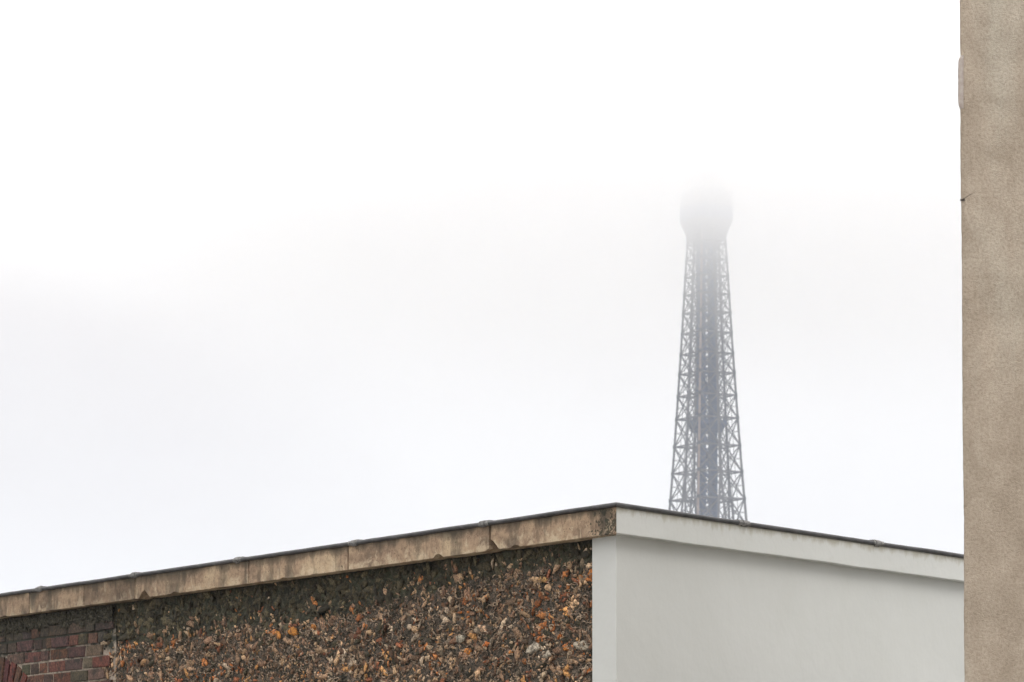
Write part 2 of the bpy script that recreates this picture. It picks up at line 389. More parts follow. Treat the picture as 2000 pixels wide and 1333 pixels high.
# body: fine grid for its weathered face, plain elsewhere
nt_, nz_ = 640, 150
ts = np.linspace(STRIP - 0.004, WLEN, nt_ + 1)
zs = np.concatenate([np.linspace(0, 1.9, 40, endpoint=False), np.linspace(1.9, ZB, nz_ - 39)])
V = []; F = []
for z in zs:
    for t in ts:
        r = relief(t, z) if t < T_BRICK + 0.1 else 0.004 * noise.noise(Vector((t * 30, z * 30, 9)))
        V.append(LW(t, -0.022 + r, z))
W_ = len(ts)
for j in range(len(zs) - 1):
    for i in range(W_ - 1):
        a = j * W_ + i
        F.append((a, a + W_, a + W_ + 1, a + 1))
base = len(V)
H_ = len(zs)
bk = [LW(STRIP, -WT, 0), LW(WLEN, -WT, 0), LW(WLEN, -WT, ZB), LW(STRIP, -WT, ZB)]
V += bk
b0, b1, b2, b3 = range(base, base + 4)
F.append((b0, b1, b2, b3))
F.append(tuple([i for i in range(W_)]) + (b1, b0))
F.append(tuple([(H_ - 1) * W_ + i for i in reversed(range(W_))]) + (b3, b2))
F.append(tuple([j * W_ for j in reversed(range(H_))]) + (b0, b3))
F.append(tuple([j * W_ + W_ - 1 for j in range(H_)]) + (b2, b1))
mo = mesh_obj('mortar_bed', V, F, m_mortar, rubble, smooth=True)
def moss_line(t):     # lower limit of the bare mossy mortar below the coping, metres below the coping
    u = min(1.0, max(0.0, (t - 0.5) / 2.6)); u = u * u * (3 - 2 * u)
    return 0.085 + 0.135 * u + 0.04 * noise.noise(Vector((t * 1.3, 0, 3))) + 0.03 * noise.noise(Vector((t * 6, 0, 5)))
vals = np.zeros(len(V)); q_ = 0
for z in zs:
    for t in ts:
        vals[q_] = min(1.0, max(0.0, 0.5 + (moss_line(t) - (ZB - z)) / 0.16)); q_ += 1
at_ = mo.data.attributes.new('moss', 'FLOAT', 'POINT'); at_.data.foreach_set('value', vals)

# stones bedded in the mortar: thousands of chips, one mesh because they are the wall's own texture
def ico(sub):
    bm = bmesh.new(); bmesh.ops.create_icosphere(bm, subdivisions=sub, radius=1.0)
    bm.verts.ensure_lookup_table()
    v = np.array([x.co[:] for x in bm.verts]); f = np.array([[q.index for q in x.verts] for x in bm.faces]); bm.free()
    return v, f
PAL = [((0.25, 0.185, 0.14), 20), ((0.17, 0.12, 0.095), 20), ((0.32, 0.25, 0.19), 13), ((0.40, 0.34, 0.27), 6),
       ((0.09, 0.06, 0.045), 18), ((0.14, 0.06, 0.035), 10), ((0.34, 0.12, 0.03), 4), ((0.27, 0.235, 0.215), 8), ((0.36, 0.20, 0.085), 3), ((0.04, 0.038, 0.028), 22)]
WARM = np.array((1.14, 1.0, 0.84))
# each block of millstone is a cell of its own tone; the joints between the blocks stay dark
FAM = [((0.25, 0.19, 0.145), 30), ((0.19, 0.135, 0.105), 20), ((0.32, 0.25, 0.18), 16), ((0.115, 0.075, 0.055), 10), ((0.36, 0.33, 0.29), 6),
       ((0.33, 0.155, 0.065), 5), ((0.20, 0.09, 0.055), 7), ((0.38, 0.235, 0.11), 5)]
fam_c = np.array([p_[0] for p_ in FAM]); fam_w = np.array([p_[1] for p_ in FAM], float); fam_w /= fam_w.sum()
CN = 2600
cells = np.stack([rng.uniform(0.1, 5.3, CN), rng.uniform(ZB - 1.0, ZB, CN)], 1)
cell_fam = rng.choice(len(FAM), CN, p=fam_w); cell_t = rng.uniform(0.6, 1.5, CN); cell_in = rng.normal(0, 0.035, CN)
def cell_of(t, z):
    d = np.hypot((cells[:, 0] - t) * 0.62, cells[:, 1] - z)
    i = int(np.argmin(d)); d1 = d[i]; d[i] = 9
    return i, float(d.min() - d1)
def stones(specs, sub):
    bv, bf = ico(sub); nv, nf = len(bv), len(bf); n = len(specs)
    VV = np.zeros((n * nv, 3)); FF = np.zeros((n * nf, 3), int); CCc = np.ones((n * nv, 4))
    for k, (t, z, a, bb, dd, rot, depth, col) in enumerate(specs):
        v = bv * (1 + rng.uniform(-0.42, 0.38, (nv, 1)))
        x = v[:, 0] * a; y = v[:, 1] * bb; d = v[:, 2] * dd
        tilt = rng.normal(0, 0.25); d = d + x * tilt
        ct, st_ = math.cos(rot), math.sin(rot)
        tt = t + x * ct - y * st_; zz = z + x * st_ + y * ct; d = d + depth
        zz = np.minimum(zz, ZB - 0.003); tt = np.maximum(tt, STRIP + 0.001)
        VV[k * nv:(k + 1) * nv, 0] = LD.x * tt + NL.x * d
        VV[k * nv:(k + 1) * nv, 1] = LD.y * tt + NL.y * d
        VV[k * nv:(k + 1) * nv, 2] = zz
        FF[k * nf:(k + 1) * nf] = bf + k * nv
        CCc[k * nv:(k + 1) * nv, :3] = col
    return VV, FF, CCc
EDGE = rng.uniform(-0.075, 0.12, 60)
small, large = [], []
def try_stone(t, z, big):
    dep = ZB - z; ml = moss_line(t)
    cidx = int((ZB - 0.012 - z) / 0.07)
    edge = T_BRICK + (0.0 if cidx % 2 else 0.085) - 0.012
    edge = T_BRICK + EDGE[min(max(cidx, 0), 59)] - 0.012
    raised = t > edge - 0.01
    if t > edge + 0.045 * noise.noise(Vector((t * 3, z * 11, 6))) + 0.035 * rng.random(): return
    if z > ZB - 0.95:
        i, gap_ = cell_of(t, z)
        ml += 0.04 * noise.noise(Vector((t * 5, z * 9, 11))) + cell_in[i]
        mossy = dep < ml
        if mossy and rng.random() < (0.55 if not big else 0.3): return
        if not mossy and gap_ < 0.010 and rng.random() < 0.8: return
        col = fam_c[cell_fam[i]] * cell_t[i]
        if noise.noise(Vector((t * 2.3, z * 4.5, 21))) > 0.28 and rng.random() < 0.35: col = np.array((0.33, 0.135, 0.05)) * rng.uniform(.7, 1.2)
        elif rng.random() < 0.2: col = fam_c[rng.choice(len(FAM), p=fam_w)]
        if rng.random() < 0.16: col = np.array((0.04, 0.04, 0.028))
        if rng.random() < 0.10: col = col * 0.3 + np.array((0.36, 0.32, 0.26)) * 0.8
        if mossy and rng.random() < 0.6 + 0.37 * min(1.0, (ml - dep) / 0.09): col = np.array((0.048, 0.048, 0.034)) * rng.uniform(0.5, 1.9)
    else:
        mossy = False; col = fam_c[rng.choice(len(FAM), p=fam_w)]
    col = col * rng.uniform(0.62, 1.5) * WARM
    s = rng.uniform(0.0035, 0.0095) if not big else rng.uniform(0.009, 0.018)
    if mossy: s *= 1.3
    el = rng.uniform(1.4, 3.0)
    rot = rng.normal(0, 0.55) + (0 if rng.random() < 0.8 else 1.4)
    spec = (t, z, s * el, s, min(0.008, s * rng.uniform(0.4, 0.7)), rot, -0.022 + relief(t, z) + rng.uniform(-0.003, 0.002) - (0.002 if mossy else 0) + (0.012 if raised else 0), tuple(col))
    (large if big else small).append(spec)
for _ in range(22000): try_stone(rng.uniform(STRIP, T_BRICK + .1), rng.uniform(ZB - 0.95, ZB - 0.01), False)
for _ in range(2700): try_stone(rng.uniform(STRIP, T_BRICK + .1), rng.uniform(ZB - 0.95, ZB - 0.01), True)
# moss and soot crust spreading over the topmost bricks
for _ in range(3800):
    t0_ = rng.uniform(T_BRICK - 0.05, 7.2); dz_ = abs(rng.normal(0, 0.075))
    if dz_ > 0.085 + 0.07 * noise.noise(Vector((t0_ * 5, 3, 2))) + 0.03 * noise.noise(Vector((t0_ * 22, dz_ * 30, 2))): continue
    s_ = rng.uniform(0.005, 0.014)
    small.append((t0_, ZB - 0.004 - dz_, s_ * 1.7, s_, 0.005, rng.normal(0, .4), rng.uniform(-0.006, 0.001), tuple(np.array((0.052, 0.050, 0.036)) * rng.uniform(0.5, 1.7))))
# curled rims round the hollows of the millstone
for _ in range(1700):
    t0_, z0_ = rng.uniform(STRIP + .02, T_BRICK), rng.uniform(ZB - 0.95, ZB - 0.05)
    if ZB - z0_ < moss_line(t0_) + 0.01: continue
    r_ = rng.uniform(0.006, 0.019); a_ = rng.uniform(0, 6.28); span = rng.uniform(1.6, 5.2); sq = rng.uniform(0.5, 0.9)
    colr = np.array((0.38, 0.30, 0.225)) * rng.uniform(0.45, 1.25)
    n_ = max(3, int(r_ * span / 0.006))
    for q in range(n_):
        an = a_ + span * q / n_
        small.append((t0_ + 1.5 * r_ * math.cos(an), z0_ + r_ * sq * math.sin(an), 0.0062, 0.0027, 0.004, math.atan2(sq * math.cos(an), -1.5 * math.sin(an)), -0.017 + relief(t0_, z0_), tuple(colr * rng.uniform(.8, 1.2))))
for _ in range(5200): try_stone(rng.uniform(STRIP, WLEN if False else T_BRICK), rng.uniform(0.02, ZB - 0.93), True)
# the few large rusty and pale stones one can pick out one by one  (distance along the wall, metres below the coping, size)
for t, dz, s, col in ((0.205, .155, .036, (.50, .17, .03)), (.33, .17, .02, (.46, .20, .07)), (.44, .145, .028, (.42, .16, .05)), (.62, .16, .026, (.48, .30, .13)),
                      (.21, .30, .034, (.40, .15, .05)), (.62, .33, .03, (.40, .17, .06)), (1.28, .47, .03, (.52, .20, .04)), (1.12, .44, .026, (.48, .15, .04)),
                      (.90, .49, .017, (.5, .2, .05)), (.43, .50, .02, (.45, .17, .03)), (.7, .48, .045, (.42, .38, .31)), (.58, .52, .035, (.4, .36, .29)),
                      (1.33, .40, .035, (.38, .35, .28)), (.30, .49, .045, (.40, .36, .29)), (2.96, .27, .04, (.44, .19, .04)), (3.12, .28, .035, (.46, .20, .05)),
                      (2.75, .26, .028, (.42, .18, .05)), (2.3, .24, .03, (.30, .11, .04)), (3.35, .44, .02, (.4, .2, .07)), (4.6, .35, .03, (.45, .27, .14)), (4.2, .48, .03, (.38, .12, .05))):
    large.append((t, ZB - dz, s * 1.2, s * 0.55, 0.007, rng.normal(0, .25), -0.018 + relief(t, ZB - dz), col))
v1, f1, c1 = stones(small, 1); v2, f2, c2 = stones(large, 2)
V = np.vstack([v1, v2]); F = np.vstack([f1, f2 + len(v1)]); C = np.vstack([c1, c2])
me = bpy.data.meshes.new('stonework')
me.vertices.add(len(V)); me.vertices.foreach_set('co', V.ravel())
me.loops.add(len(F) * 3); me.loops.foreach_set('vertex_index', F.ravel())
me.polygons.add(len(F)); me.polygons.foreach_set('loop_start', np.arange(len(F)) * 3); me.polygons.foreach_set('loop_total', np.full(len(F), 3))
me.update(); me.validate()
ca = me.color_attributes.new('stone_colour', 'FLOAT_COLOR', 'POINT'); ca.data.foreach_set('color', C.ravel())
me.materials.append(m_stone)
so = bpy.data.objects.new('stonework', me); COL.objects.link(so); so.parent = rubble

# brickwork at the far end: courses of individually laid bricks and the crown of a small arch
BP = [((0.085, 0.034, 0.026), 5), ((0.062, 0.028, 0.022), 5), ((0.11, 0.042, 0.03), 3), ((0.045, 0.040, 0.031), 4), ((0.095, 0.062, 0.045), 4), ((0.034, 0.03, 0.025), 3), ((0.05, 0.028, 0.026), 2)]
bc = [p_[0] for p_ in BP]; bw = np.array([p_[1] for p_ in BP], float); bw /= bw.sum()
bmv, bmf, bmc = [], [], []
def brick(corners, proud, col):      # corners in (t, z), counter-clockwise
    b_ = len(bmv)
    cx = sum(c_[0] for c_ in corners) / 4; cz = sum(c_[1] for c_ in corners) / 4
    for d, k in ((-0.03, 1.0), (proud - 0.004, 1.0), (proud, 0.93)):
        for (t, z) in corners:
            jt, jz = random.uniform(-.003, .003), random.uniform(-.003, .003)
            bmv.append(LW(cx + (t - cx) * k + jt, d + random.uniform(-.001, .001), cz + (z - cz) * k + jz)); bmc.append((*col, 1))
    for lv in (0, 4):
        for i in range(4):
            j = (i + 1) % 4
            bmf.append((b_ + lv + i, b_ + lv + 4 + i, b_ + lv + 4 + j, b_ + lv + j))
    bmf.append((b_ + 8, b_ + 11, b_ + 10, b_ + 9))
AC = (6.50, ZB - 1.02); AR0, AR1 = 0.58, 0.80      # arch: centre, inner and outer radius
ci = 0
z = ZB - 0.012
while z > 0.06:
    h = 0.0585; z0 = z - h
    t = T_BRICK + EDGE[min(ci, 59)]
    while t < WLEN:
        ln = 0.105 if random.random() < 0.62 else 0.215
        ln *= random.uniform(0.93, 1.06)
        cx, cz = t + ln / 2, z0 + h / 2
        inside = math.hypot(cx - AC[0], cz - AC[1]) < AR1 + 0.01 and cz > AC[1] - 0.05
        under = abs(cx - AC[0]) < AR0 and cz <= AC[1]
        if not inside or math.hypot(cx - AC[0], cz - AC[1]) < AR0 - 0.06 or under:
            col = bc[rng.choice(len(bc), p=bw)]
            if ZB - cz < 0.20 + 0.08 * noise.noise(Vector((cx * 4, 0, 1))): col = (0.034, 0.030, 0.025) if random.random() < .6 else (0.065, 0.036, 0.03)
            col = tuple(v_ * random.uniform(.8, 1.2) for v_ in col)
            if random.random() < 0.012: col = (0.17, 0.065, 0.03)
            pr = random.uniform(-0.006, 0.001) - (0.02 if (inside or under) else 0)
            col = tuple(.72 * v_ * 1.15 + .36 * w_ for v_, w_ in zip(col, (.062, .046, .036)))
            brick([(t, z0), (t + ln, z0), (t + ln, z0 + h), (t, z0 + h)], pr, col)
        t += ln + random.uniform(0.009, 0.013)
    z -= 0.07; ci += 1
na = 30
for k in range(na):
    a0 = math.pi * (k + 0.13) / na; a1 = math.pi * (k + 0.87) / na
    col = bc[rng.choice(3)]
    brick([(AC[0] + AR0 * math.cos(a0), AC[1] + AR0 * math.sin(a0)), (AC[0] + AR1 * math.cos(a0), AC[1] + AR1 * math.sin(a0)),
           (AC[0] + AR1 * math.cos(a1), AC[1] + AR1 * math.sin(a1)), (AC[0] + AR0 * math.cos(a1), AC[1] + AR0 * math.sin(a1))], random.uniform(0.0, 0.006), tuple(v_ * random.uniform(.8, 1.2) for v_ in col))
bo = mesh_obj('brickwork', bmv, bmf, m_brick, rubble)
ca = bo.data.color_attributes.new('stone_colour', 'FLOAT_COLOR', 'POINT'); ca.data.foreach_set('color', np.array(bmc).ravel())
# lime mortar sheet between the bricks
V = []; F = []
tt_ = np.linspace(T_BRICK + 0.0, WLEN - 0.004, 260); zz_ = np.linspace(0.004, ZB - 0.003, 200)
for z in zz_:
    for t in tt_:
        te = t if t > tt_[0] + 1e-6 else T_BRICK - 0.07
        V.append(LW(te, -0.009 - 0.011 * math.exp(-(t - T_BRICK) / 0.12) + 0.0035 * noise.noise(Vector((t * 40, z * 40, 2))), z))
for j in range(len(zz_) - 1):
    for i in range(len(tt_) - 1):
        a = j * len(tt_) + i; F.append((a, a + len(tt_), a + len(tt_) + 1, a + 1))
jo = mesh_obj('brick_mortar', V, F, m_joint, rubble, smooth=True)
vals = [min(0.4, max(0.0, (0.30 - (ZB - z)) * 2.2)) for z in zz_ for t in tt_]
at_ = jo.data.attributes.new('moss', 'FLOAT', 'POINT'); at_.data.foreach_set('value', np.array(vals))

# coping stones of the rubble wall
t_joint = [-1.0, 1.115, 2.21, 3.13, 4.98, 5.88, 7.3, WLEN]        # filled in below for the first
def coping_slab(t0, t1, seed, notch0=None, notch1=None, notchm=None, mitre=False, tone=1.0):
    """outline in (t, z) extruded through the wall; ragged lower arris, broken corners"""
    low = []
    n = max(12, int((t1 - t0) / 0.012))
    for i in range(n + 1):
        t = t0 + (t1 - t0) * i / n
        zz = ZB + 0.0025 * noise.noise(Vector((t * 30, seed, 0))) + 0.0025 * max(0, noise.noise(Vector((t * 11, seed, 7))))
        wc = noise.noise(Vector((t * 7.3, seed * 3.1, 4)))
        if wc > 0.38: zz += (wc - 0.38) * 0.06
        for nn in (notch0, notch1, notchm):
            if nn:
                c_, w_, h_ = nn
                k = 1 - abs(t - c_) / w_
                if k > 0: zz += h_ * (k ** 0.8) * (1 + 0.3 * noise.noise(Vector((t * 60, 0, seed))))
        low.append((t, zz))
    up = [(t0 + (t1 - t0) * (n - i) / n, ZC) for i in range(n + 1)]
    out = low + up
    depths = [OV, OV - 0.003, -WT - OV]
    V = []; F = []
    for di, d in enumerate(depths):
        for k, (t, z) in enumerate(out):
            tt = t
            if mitre and k in (0, len(out) - 1): tt = t0
            lim = KL * (-d)             # mitre line
            if mitre: tt = max(tt, lim + 0.0005)
            zz = z
            if di == 0: zz = z + (0.0015 if k <= n else -0.001)
            V.append(LW(tt, d + (0.0015 * noise.noise(Vector((t * 14, z * 14, seed))) if di == 0 else 0), zz))
    m_ = len(out)
    F.append(tuple(reversed(range(m_)))); F.append(tuple(2 * m_ + i for i in range(m_)))
    for L_ in range(2):
        for i in range(m_):
            j = (i + 1) % m_
            F.append((L_ * m_ + i, L_ * m_ + j, (L_ + 1) * m_ + j, (L_ + 1) * m_ + i))
    return mesh_obj('coping_stone', V, F, coping_mat('coping_stone_%d' % seed, seed, tone), rubble)
JT = [None, 1.115, 2.55, 3.62, 5.60, 6.6, WLEN]
t_start = (CC - C0).dot(LD)
coping_slab(t_start, 0.967, 1, notch0=(0.975, 0.075, 0.06), mitre=True, tone=1.0)
coping_slab(0.983, 2.285, 2, notchm=(0.985, 0.03, 0.012), tone=1.0)
coping_slab(2.295, 3.305, 3, tone=1.05)
coping_slab(3.315, 4.585, 4, notchm=(4.48, 0.06, 0.045), tone=0.95)
coping_slab(4.592, 5.203, 8, tone=0.62)
coping_slab(5.213, 5.90, 5, tone=0.85)
coping_slab(5.91, 7.2, 6, tone=0.85)
coping_slab(7.21, WLEN, 7)

# metal capping with a rolled front edge
def capping(parent, P, k_m, length, ov, seed):
    """P(t, d, z) places; k_m the mitre coefficient"""
    prof = [(ov + 0.002, ZC + 0.001)]
    for a in range(-100, 121, 20):
        prof.append((ov + 0.004 + 0.0105 * math.cos(R(a)), ZC + 0.0095 + 0.0105 * math.sin(R(a))))
    prof += [(ov - 0.02, ZC + 0.017), (-WT - ov, ZC + 0.017), (-WT - ov, ZC + 0.001)]
    n = int(length / 0.05); V = []; F = []
    for i in range(n + 1):
        t = length * i / n
        dz = 0.0022 * noise.noise(Vector((t * 1.9, seed, 0))) + 0.001 * noise.noise(Vector((t * 9, seed, 0)))
        dd = 0.0025 * noise.noise(Vector((t * 2.3, seed, 5)))
        if i == 0: dz = dd = 0
        for (d, z) in prof:
            tt = t if i else k_m * (-d)
            V.append(P(max(tt, k_m * (-d) + 0.0002), d + dd, z + max(dz, -0.0008)))
    m_ = len(prof)
    for i in range(n):
        for k in range(m_):
            j = (k + 1) % m_
            F.append((i * m_ + k, i * m_ + j, (i + 1) * m_ + j, (i + 1) * m_ + k))
    F.append(tuple(reversed(range(m_)))); F.append(tuple(n * m_ + k for k in range(m_)))
    return mesh_obj('metal_capping', V, F, m_zinc, parent, smooth=False)
def capping_joint(parent, P, t, ov, seed, w=0.085):
    """lapped joint: a raised saddle over the roll with a blob of sealant"""
    rr = random.Random(seed); mb = MB()
    for (o_, w_, r_) in ((0, w, 0.0135), (rr.uniform(-.015, .01), w * 0.45, 0.0185)):
        ring = []
        for a in range(0, 360, 30):
            ring.append((ov + 0.003 + r_ * math.cos(R(a)) * rr.uniform(.9, 1.1), ZC + 0.0105 + r_ * 0.9 * math.sin(R(a)) * rr.uniform(.85, 1.15)))
        b_ = [P(t + o_ - w_ / 2, d, z) for d, z in ring]; e_ = [P(t + o_ + w_ / 2, d, z) for d, z in ring]
        mb.prism(b_, e_)
    mb.prism([P(t - w * .4, ov, ZC + .012), P(t + w * .4, ov, ZC + .012), P(t + w * .4, -WT, ZC + .012), P(t - w * .4, -WT, ZC + .012)],
             [P(t - w * .4, ov, ZC + .026), P(t + w * .4, ov, ZC + .026), P(t + w * .3, -WT, ZC + .023), P(t - w * .3, -WT, ZC + .023)])
    return mb.build('capping_joint', m_sealant, parent)
capping(rubble, LW, KL, WLEN, OV, 1)
def t_at(px, c, dvec):       # where along a wall line the sight line through column px of the photo meets it (measuring aid)
    s = (px - 1000) / 7500 * 1.0045
    return (s * c.y - c.x) / (dvec.x - s * dvec.y)
CL = C0 + NL * OV; CR = C0 + NR * OV
for k, px in enumerate((948, 693, 468, 264, 80)):
    capping_joint(rubble, LW, t_at(px, CL, LD), OV, k)

# ------------------------------------------------------------------ white rendered wall
white = thing('rendered_wall', 'smooth white painted wall with projecting coping band, behind the beige building', 'wall', (C0.x, C0.y, 0))
RLEN = 7.5
def RW(t, d, z):
    v = RD * t + NR * d
    return (v.x, v.y, z)
inner = offset_corner(C0, WT) - C0
P_ = [Vector((0, 0, 0)), RD * RLEN, RD * RLEN - NR * WT, inner, LD * STRIP - NL * WT, LD * STRIP]
mb = MB()
mb.prism([(q.x, q.y, 0) for q in P_], [(q.x, q.y, ZB + 0.012) for q in P_])
wb = mb.build('render_coat', m_white, white)
bm = bmesh.new(); bm.from_mesh(wb.data)
ed = [e for e in bm.edges if abs(e.verts[0].co.z - e.verts[1].co.z) > 1]
bmesh.ops.bevel(bm, geom=ed, offset=0.008, segments=3, affect='EDGES', profile=0.6)
bmesh.ops.recalc_face_normals(bm, faces=bm.faces); bm.to_mesh(wb.data); bm.free()
# coping band
prof = [(OV - 0.002, ZB + 0.001), (OV, ZB + 0.004), (OV, ZC - 0.003), (OV - 0.003, ZC), (-WT - OV, ZC), (-WT - OV, ZB + 0.001)]
n = int(RLEN / 0.04); V = []; F = []
for i in range(n + 1):
    t = RLEN * i / n
    for k, (d, z) in enumerate(prof):
        dz = (0.0035 * noise.noise(Vector((t * 2.6, 3, 0))) + 0.0015 * noise.noise(Vector((t * 12, 3, 0)))) if k in (0, 1, 5) else 0
        dd = 0.003 * noise.noise(Vector((t * 1.8, z * 5, 9))) if k < 4 and i else 0
        tt = t if i else -9
        V.append(RW(max(tt, KR * (-d) + 0.0003), d + dd, z + dz))
m_ = len(prof)
for i in range(n):
    for k in range(m_):
        j = (k + 1) % m_
        F.append((i * m_ + k, i * m_ + j, (i + 1) * m_ + j, (i + 1) * m_ + k))
F.append(tuple(reversed(range(m_)))); F.append(tuple(n * m_ + k for k in range(m_)))
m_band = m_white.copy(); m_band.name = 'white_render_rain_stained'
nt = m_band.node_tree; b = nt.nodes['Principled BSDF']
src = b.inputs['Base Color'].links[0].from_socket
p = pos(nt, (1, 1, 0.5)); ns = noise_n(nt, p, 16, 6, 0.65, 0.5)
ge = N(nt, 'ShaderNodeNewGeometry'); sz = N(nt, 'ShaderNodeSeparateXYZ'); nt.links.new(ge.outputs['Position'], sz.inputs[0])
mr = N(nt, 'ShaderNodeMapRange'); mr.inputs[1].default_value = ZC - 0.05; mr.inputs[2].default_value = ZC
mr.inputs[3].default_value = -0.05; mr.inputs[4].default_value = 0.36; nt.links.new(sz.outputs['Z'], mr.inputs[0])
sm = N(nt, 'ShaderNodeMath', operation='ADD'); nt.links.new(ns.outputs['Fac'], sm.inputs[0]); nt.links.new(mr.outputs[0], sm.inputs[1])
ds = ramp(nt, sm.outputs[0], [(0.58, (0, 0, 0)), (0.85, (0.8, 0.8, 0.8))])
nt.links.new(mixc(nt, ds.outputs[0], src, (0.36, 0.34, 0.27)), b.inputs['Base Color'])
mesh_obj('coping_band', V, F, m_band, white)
capping(white, RW, KR, RLEN, OV, 4)
for k, px in enumerate((1450, 1712)):
    capping_joint(white, RW, t_at(px, CR, RD), OV, 20 + k, 0.10)

# ------------------------------------------------------------------ beige building
beige = thing('beige_building', 'tall beige roughcast building corner, rising beside the white wall', 'building', (1.652, 14.0, 0))
BH = 5.5
V = []; F = []
nz_b = 240; cols = [(0.0, 0.0), (0.012, -0.003), (0.05, -0.004), (0.15, -0.004), (6.5, -0.004)]
def edge_wob(z): return 0.0030 * noise.noise(Vector((0, z * 2.2, 1))) + 0.0016 * noise.noise(Vector((0, z * 14, 2))) + 0.0010 * noise.noise(Vector((0, z * 60, 3)))
for j in range(nz_b + 1):
    z = BH * j / nz_b
    e = edge_wob(z)
    row = [(0.4, 1.9), (0.002 + e, 0.012), (0.006 + e, 0.003), (0.016 + e, 0.0), (0.2, 0.0), (2.2, 0.0), (2.2, 1.9)]
    for x, y in row: V.append((x, y, z))
k_ = 7
for j in range(nz_b):
    for i in range(k_):
        i2 = (i + 1) % k_
        F.append((j * k_ + i, j * k_ + i2, (j + 1) * k_ + i2, (j + 1) * k_ + i))
F.append(tuple(range(k_ - 1, -1, -1))); F.append(tuple(nz_b * k_ + i for i in range(k_)))
bb_ = mesh_obj('building_wall', V, F, m_beige, beige)
# coping of its own roof, above the picture
mb = MB(); mb.prism([(-.03, -.05, BH), (2.25, -.05, BH), (2.25, 1.95, BH), (.38, 1.95, BH)], [(-.03, -.05, BH + .09), (2.25, -.05, BH + .09), (2.25, 1.95, BH + .09), (.38, 1.95, BH + .09)])
mb.build('roof_coping', m_zinc, beige)
# pale patch of filler standing proud of the corner
m_patch, nt, b = new_mat('pale_filler')
p = pos(nt); n1 = noise_n(nt, p, 60, 4)
nt.links.new(ramp(nt, n1.outputs['Fac'], [(0.3, (0.31, 0.265, 0.235)), (0.7, (0.43, 0.38, 0.345))]).outputs[0], b.inputs['Base Color']); b.inputs['Roughness'].default_value = 0.9
def z_at(py, Y): return EYE + Y * math.tan(R(3.5) + math.atan((1291.5 - py) / 7500))
zp0, zp1 = z_at(212, 14), z_at(108, 14)
V = []; F = []; nn_ = 16
for j in range(nn_ + 1):
    u = j / nn_; z = zp0 + (zp1 - zp0) * u
    k = min(1, u / 0.14, (1 - u) / 0.1); k = math.sqrt(max(0, k)); e = edge_wob(z)
    pr = 0.0075 * k
    for x, y in ((0.012 + e, -0.001), (0.003 + e - pr, 0.004), (0.002 + e - pr, 0.02), (0.012 + e - pr * .8, 0.06), (0.03 + e, 0.062)):
        V.append((x, y, z))
for j in range(nn_):
    for i in range(5):
        i2 = (i + 1) % 5
        F.append((j * 5 + i, j * 5 + i2, (j + 1) * 5 + i2, (j + 1) * 5 + i))
F.append((4, 3, 2, 1, 0)); F.append(tuple(nn_ * 5 + i for i in range(5)))
mesh_obj('filler_patch', V, F, m_patch, beige)
# hairline crack running in from the edge
m_crack, nt, b = new_mat('crack_dirt'); b.inputs['Base Color'].default_value = (0.05, 0.04, 0.035, 1); b.inputs['Roughness'].default_value = 1
mb = MB(); zc = z_at(391, 14); last = Vector((-0.003, 0.002, zc))
mb.bar(last, (0.014, 0.0, zc), 0.004, 0.006)
for i in range(9):
    nx = last + Vector((0.014, 0, 0.0035 + random.uniform(-.004, .006)))
    nx.y = 0.0008
    mb.bar(last, nx, 0.0022 - i * 0.0002); last = nx
mb.build('crack', m_crack, beige)

# ------------------------------------------------------------------ iron tower
TY = 1442.0; TX = TY * 0.05107; TZ = EYE - 18.5
tower = thing('iron_tower', 'tall tapering lattice iron tower vanishing into low cloud', 'tower', (TX, TY, TZ))
m_iron = paint('brown_iron_paint', (0.10, 0.09, 0.09))
m_lit_iron = paint('lit_iron_paint', (0.24, 0.18, 0.155))  # nearest column: skylight on its front put into a paler colour
m_haze_iron = paint('dark_haze_blue_iron', (0.03, 0.05, 0.125))  # dark iron with the blue of distant haze mixed into its colour
PHI = R(16.5)
RT = [(0, 88.4), (57, 47), (60, 46), (116, 22.5), (130, 19.3), (150, 15.95), (162, 14.84), (179, 13.35), (196, 12.05), (207.7, 11.2), (230, 9.65), (252.5, 8.3), (264.5, 7.45), (274, 7.2)]
def RR(h):
    for (a, ra), (b_, rb) in zip(RT, RT[1:]):
        if h <= b_: return ra + (rb - ra) * (h - a) / (b_ - a)
    return RT[-1][1]
def cdir(k):      # corner k: 0 nearest, then right, far, left
    a = -PHI + k * math.pi / 2
    return Vector((math.sin(a), -math.cos(a), 0))
def corner(k, h, r=None): 
    v = cdir(k % 4) * (RR(h) if r is None else r); v.z = h; return v
def face_pt(k, u, h, r=None): return corner(k, h, r).lerp(corner(k + 1, h, r), u)
lv = [116, 126.5, 137, 147, 157.3, 167.6, 177.8, 187.9, 198.3, 207, 215.4, 222.9, 230.8, 238.5, 245.5, 252.3, 258.8, 264.6, 269.5]
def gap(h): return max(0.0, (178 - h) * 0.0042)       # the middle posts part below this height (fraction of the face)
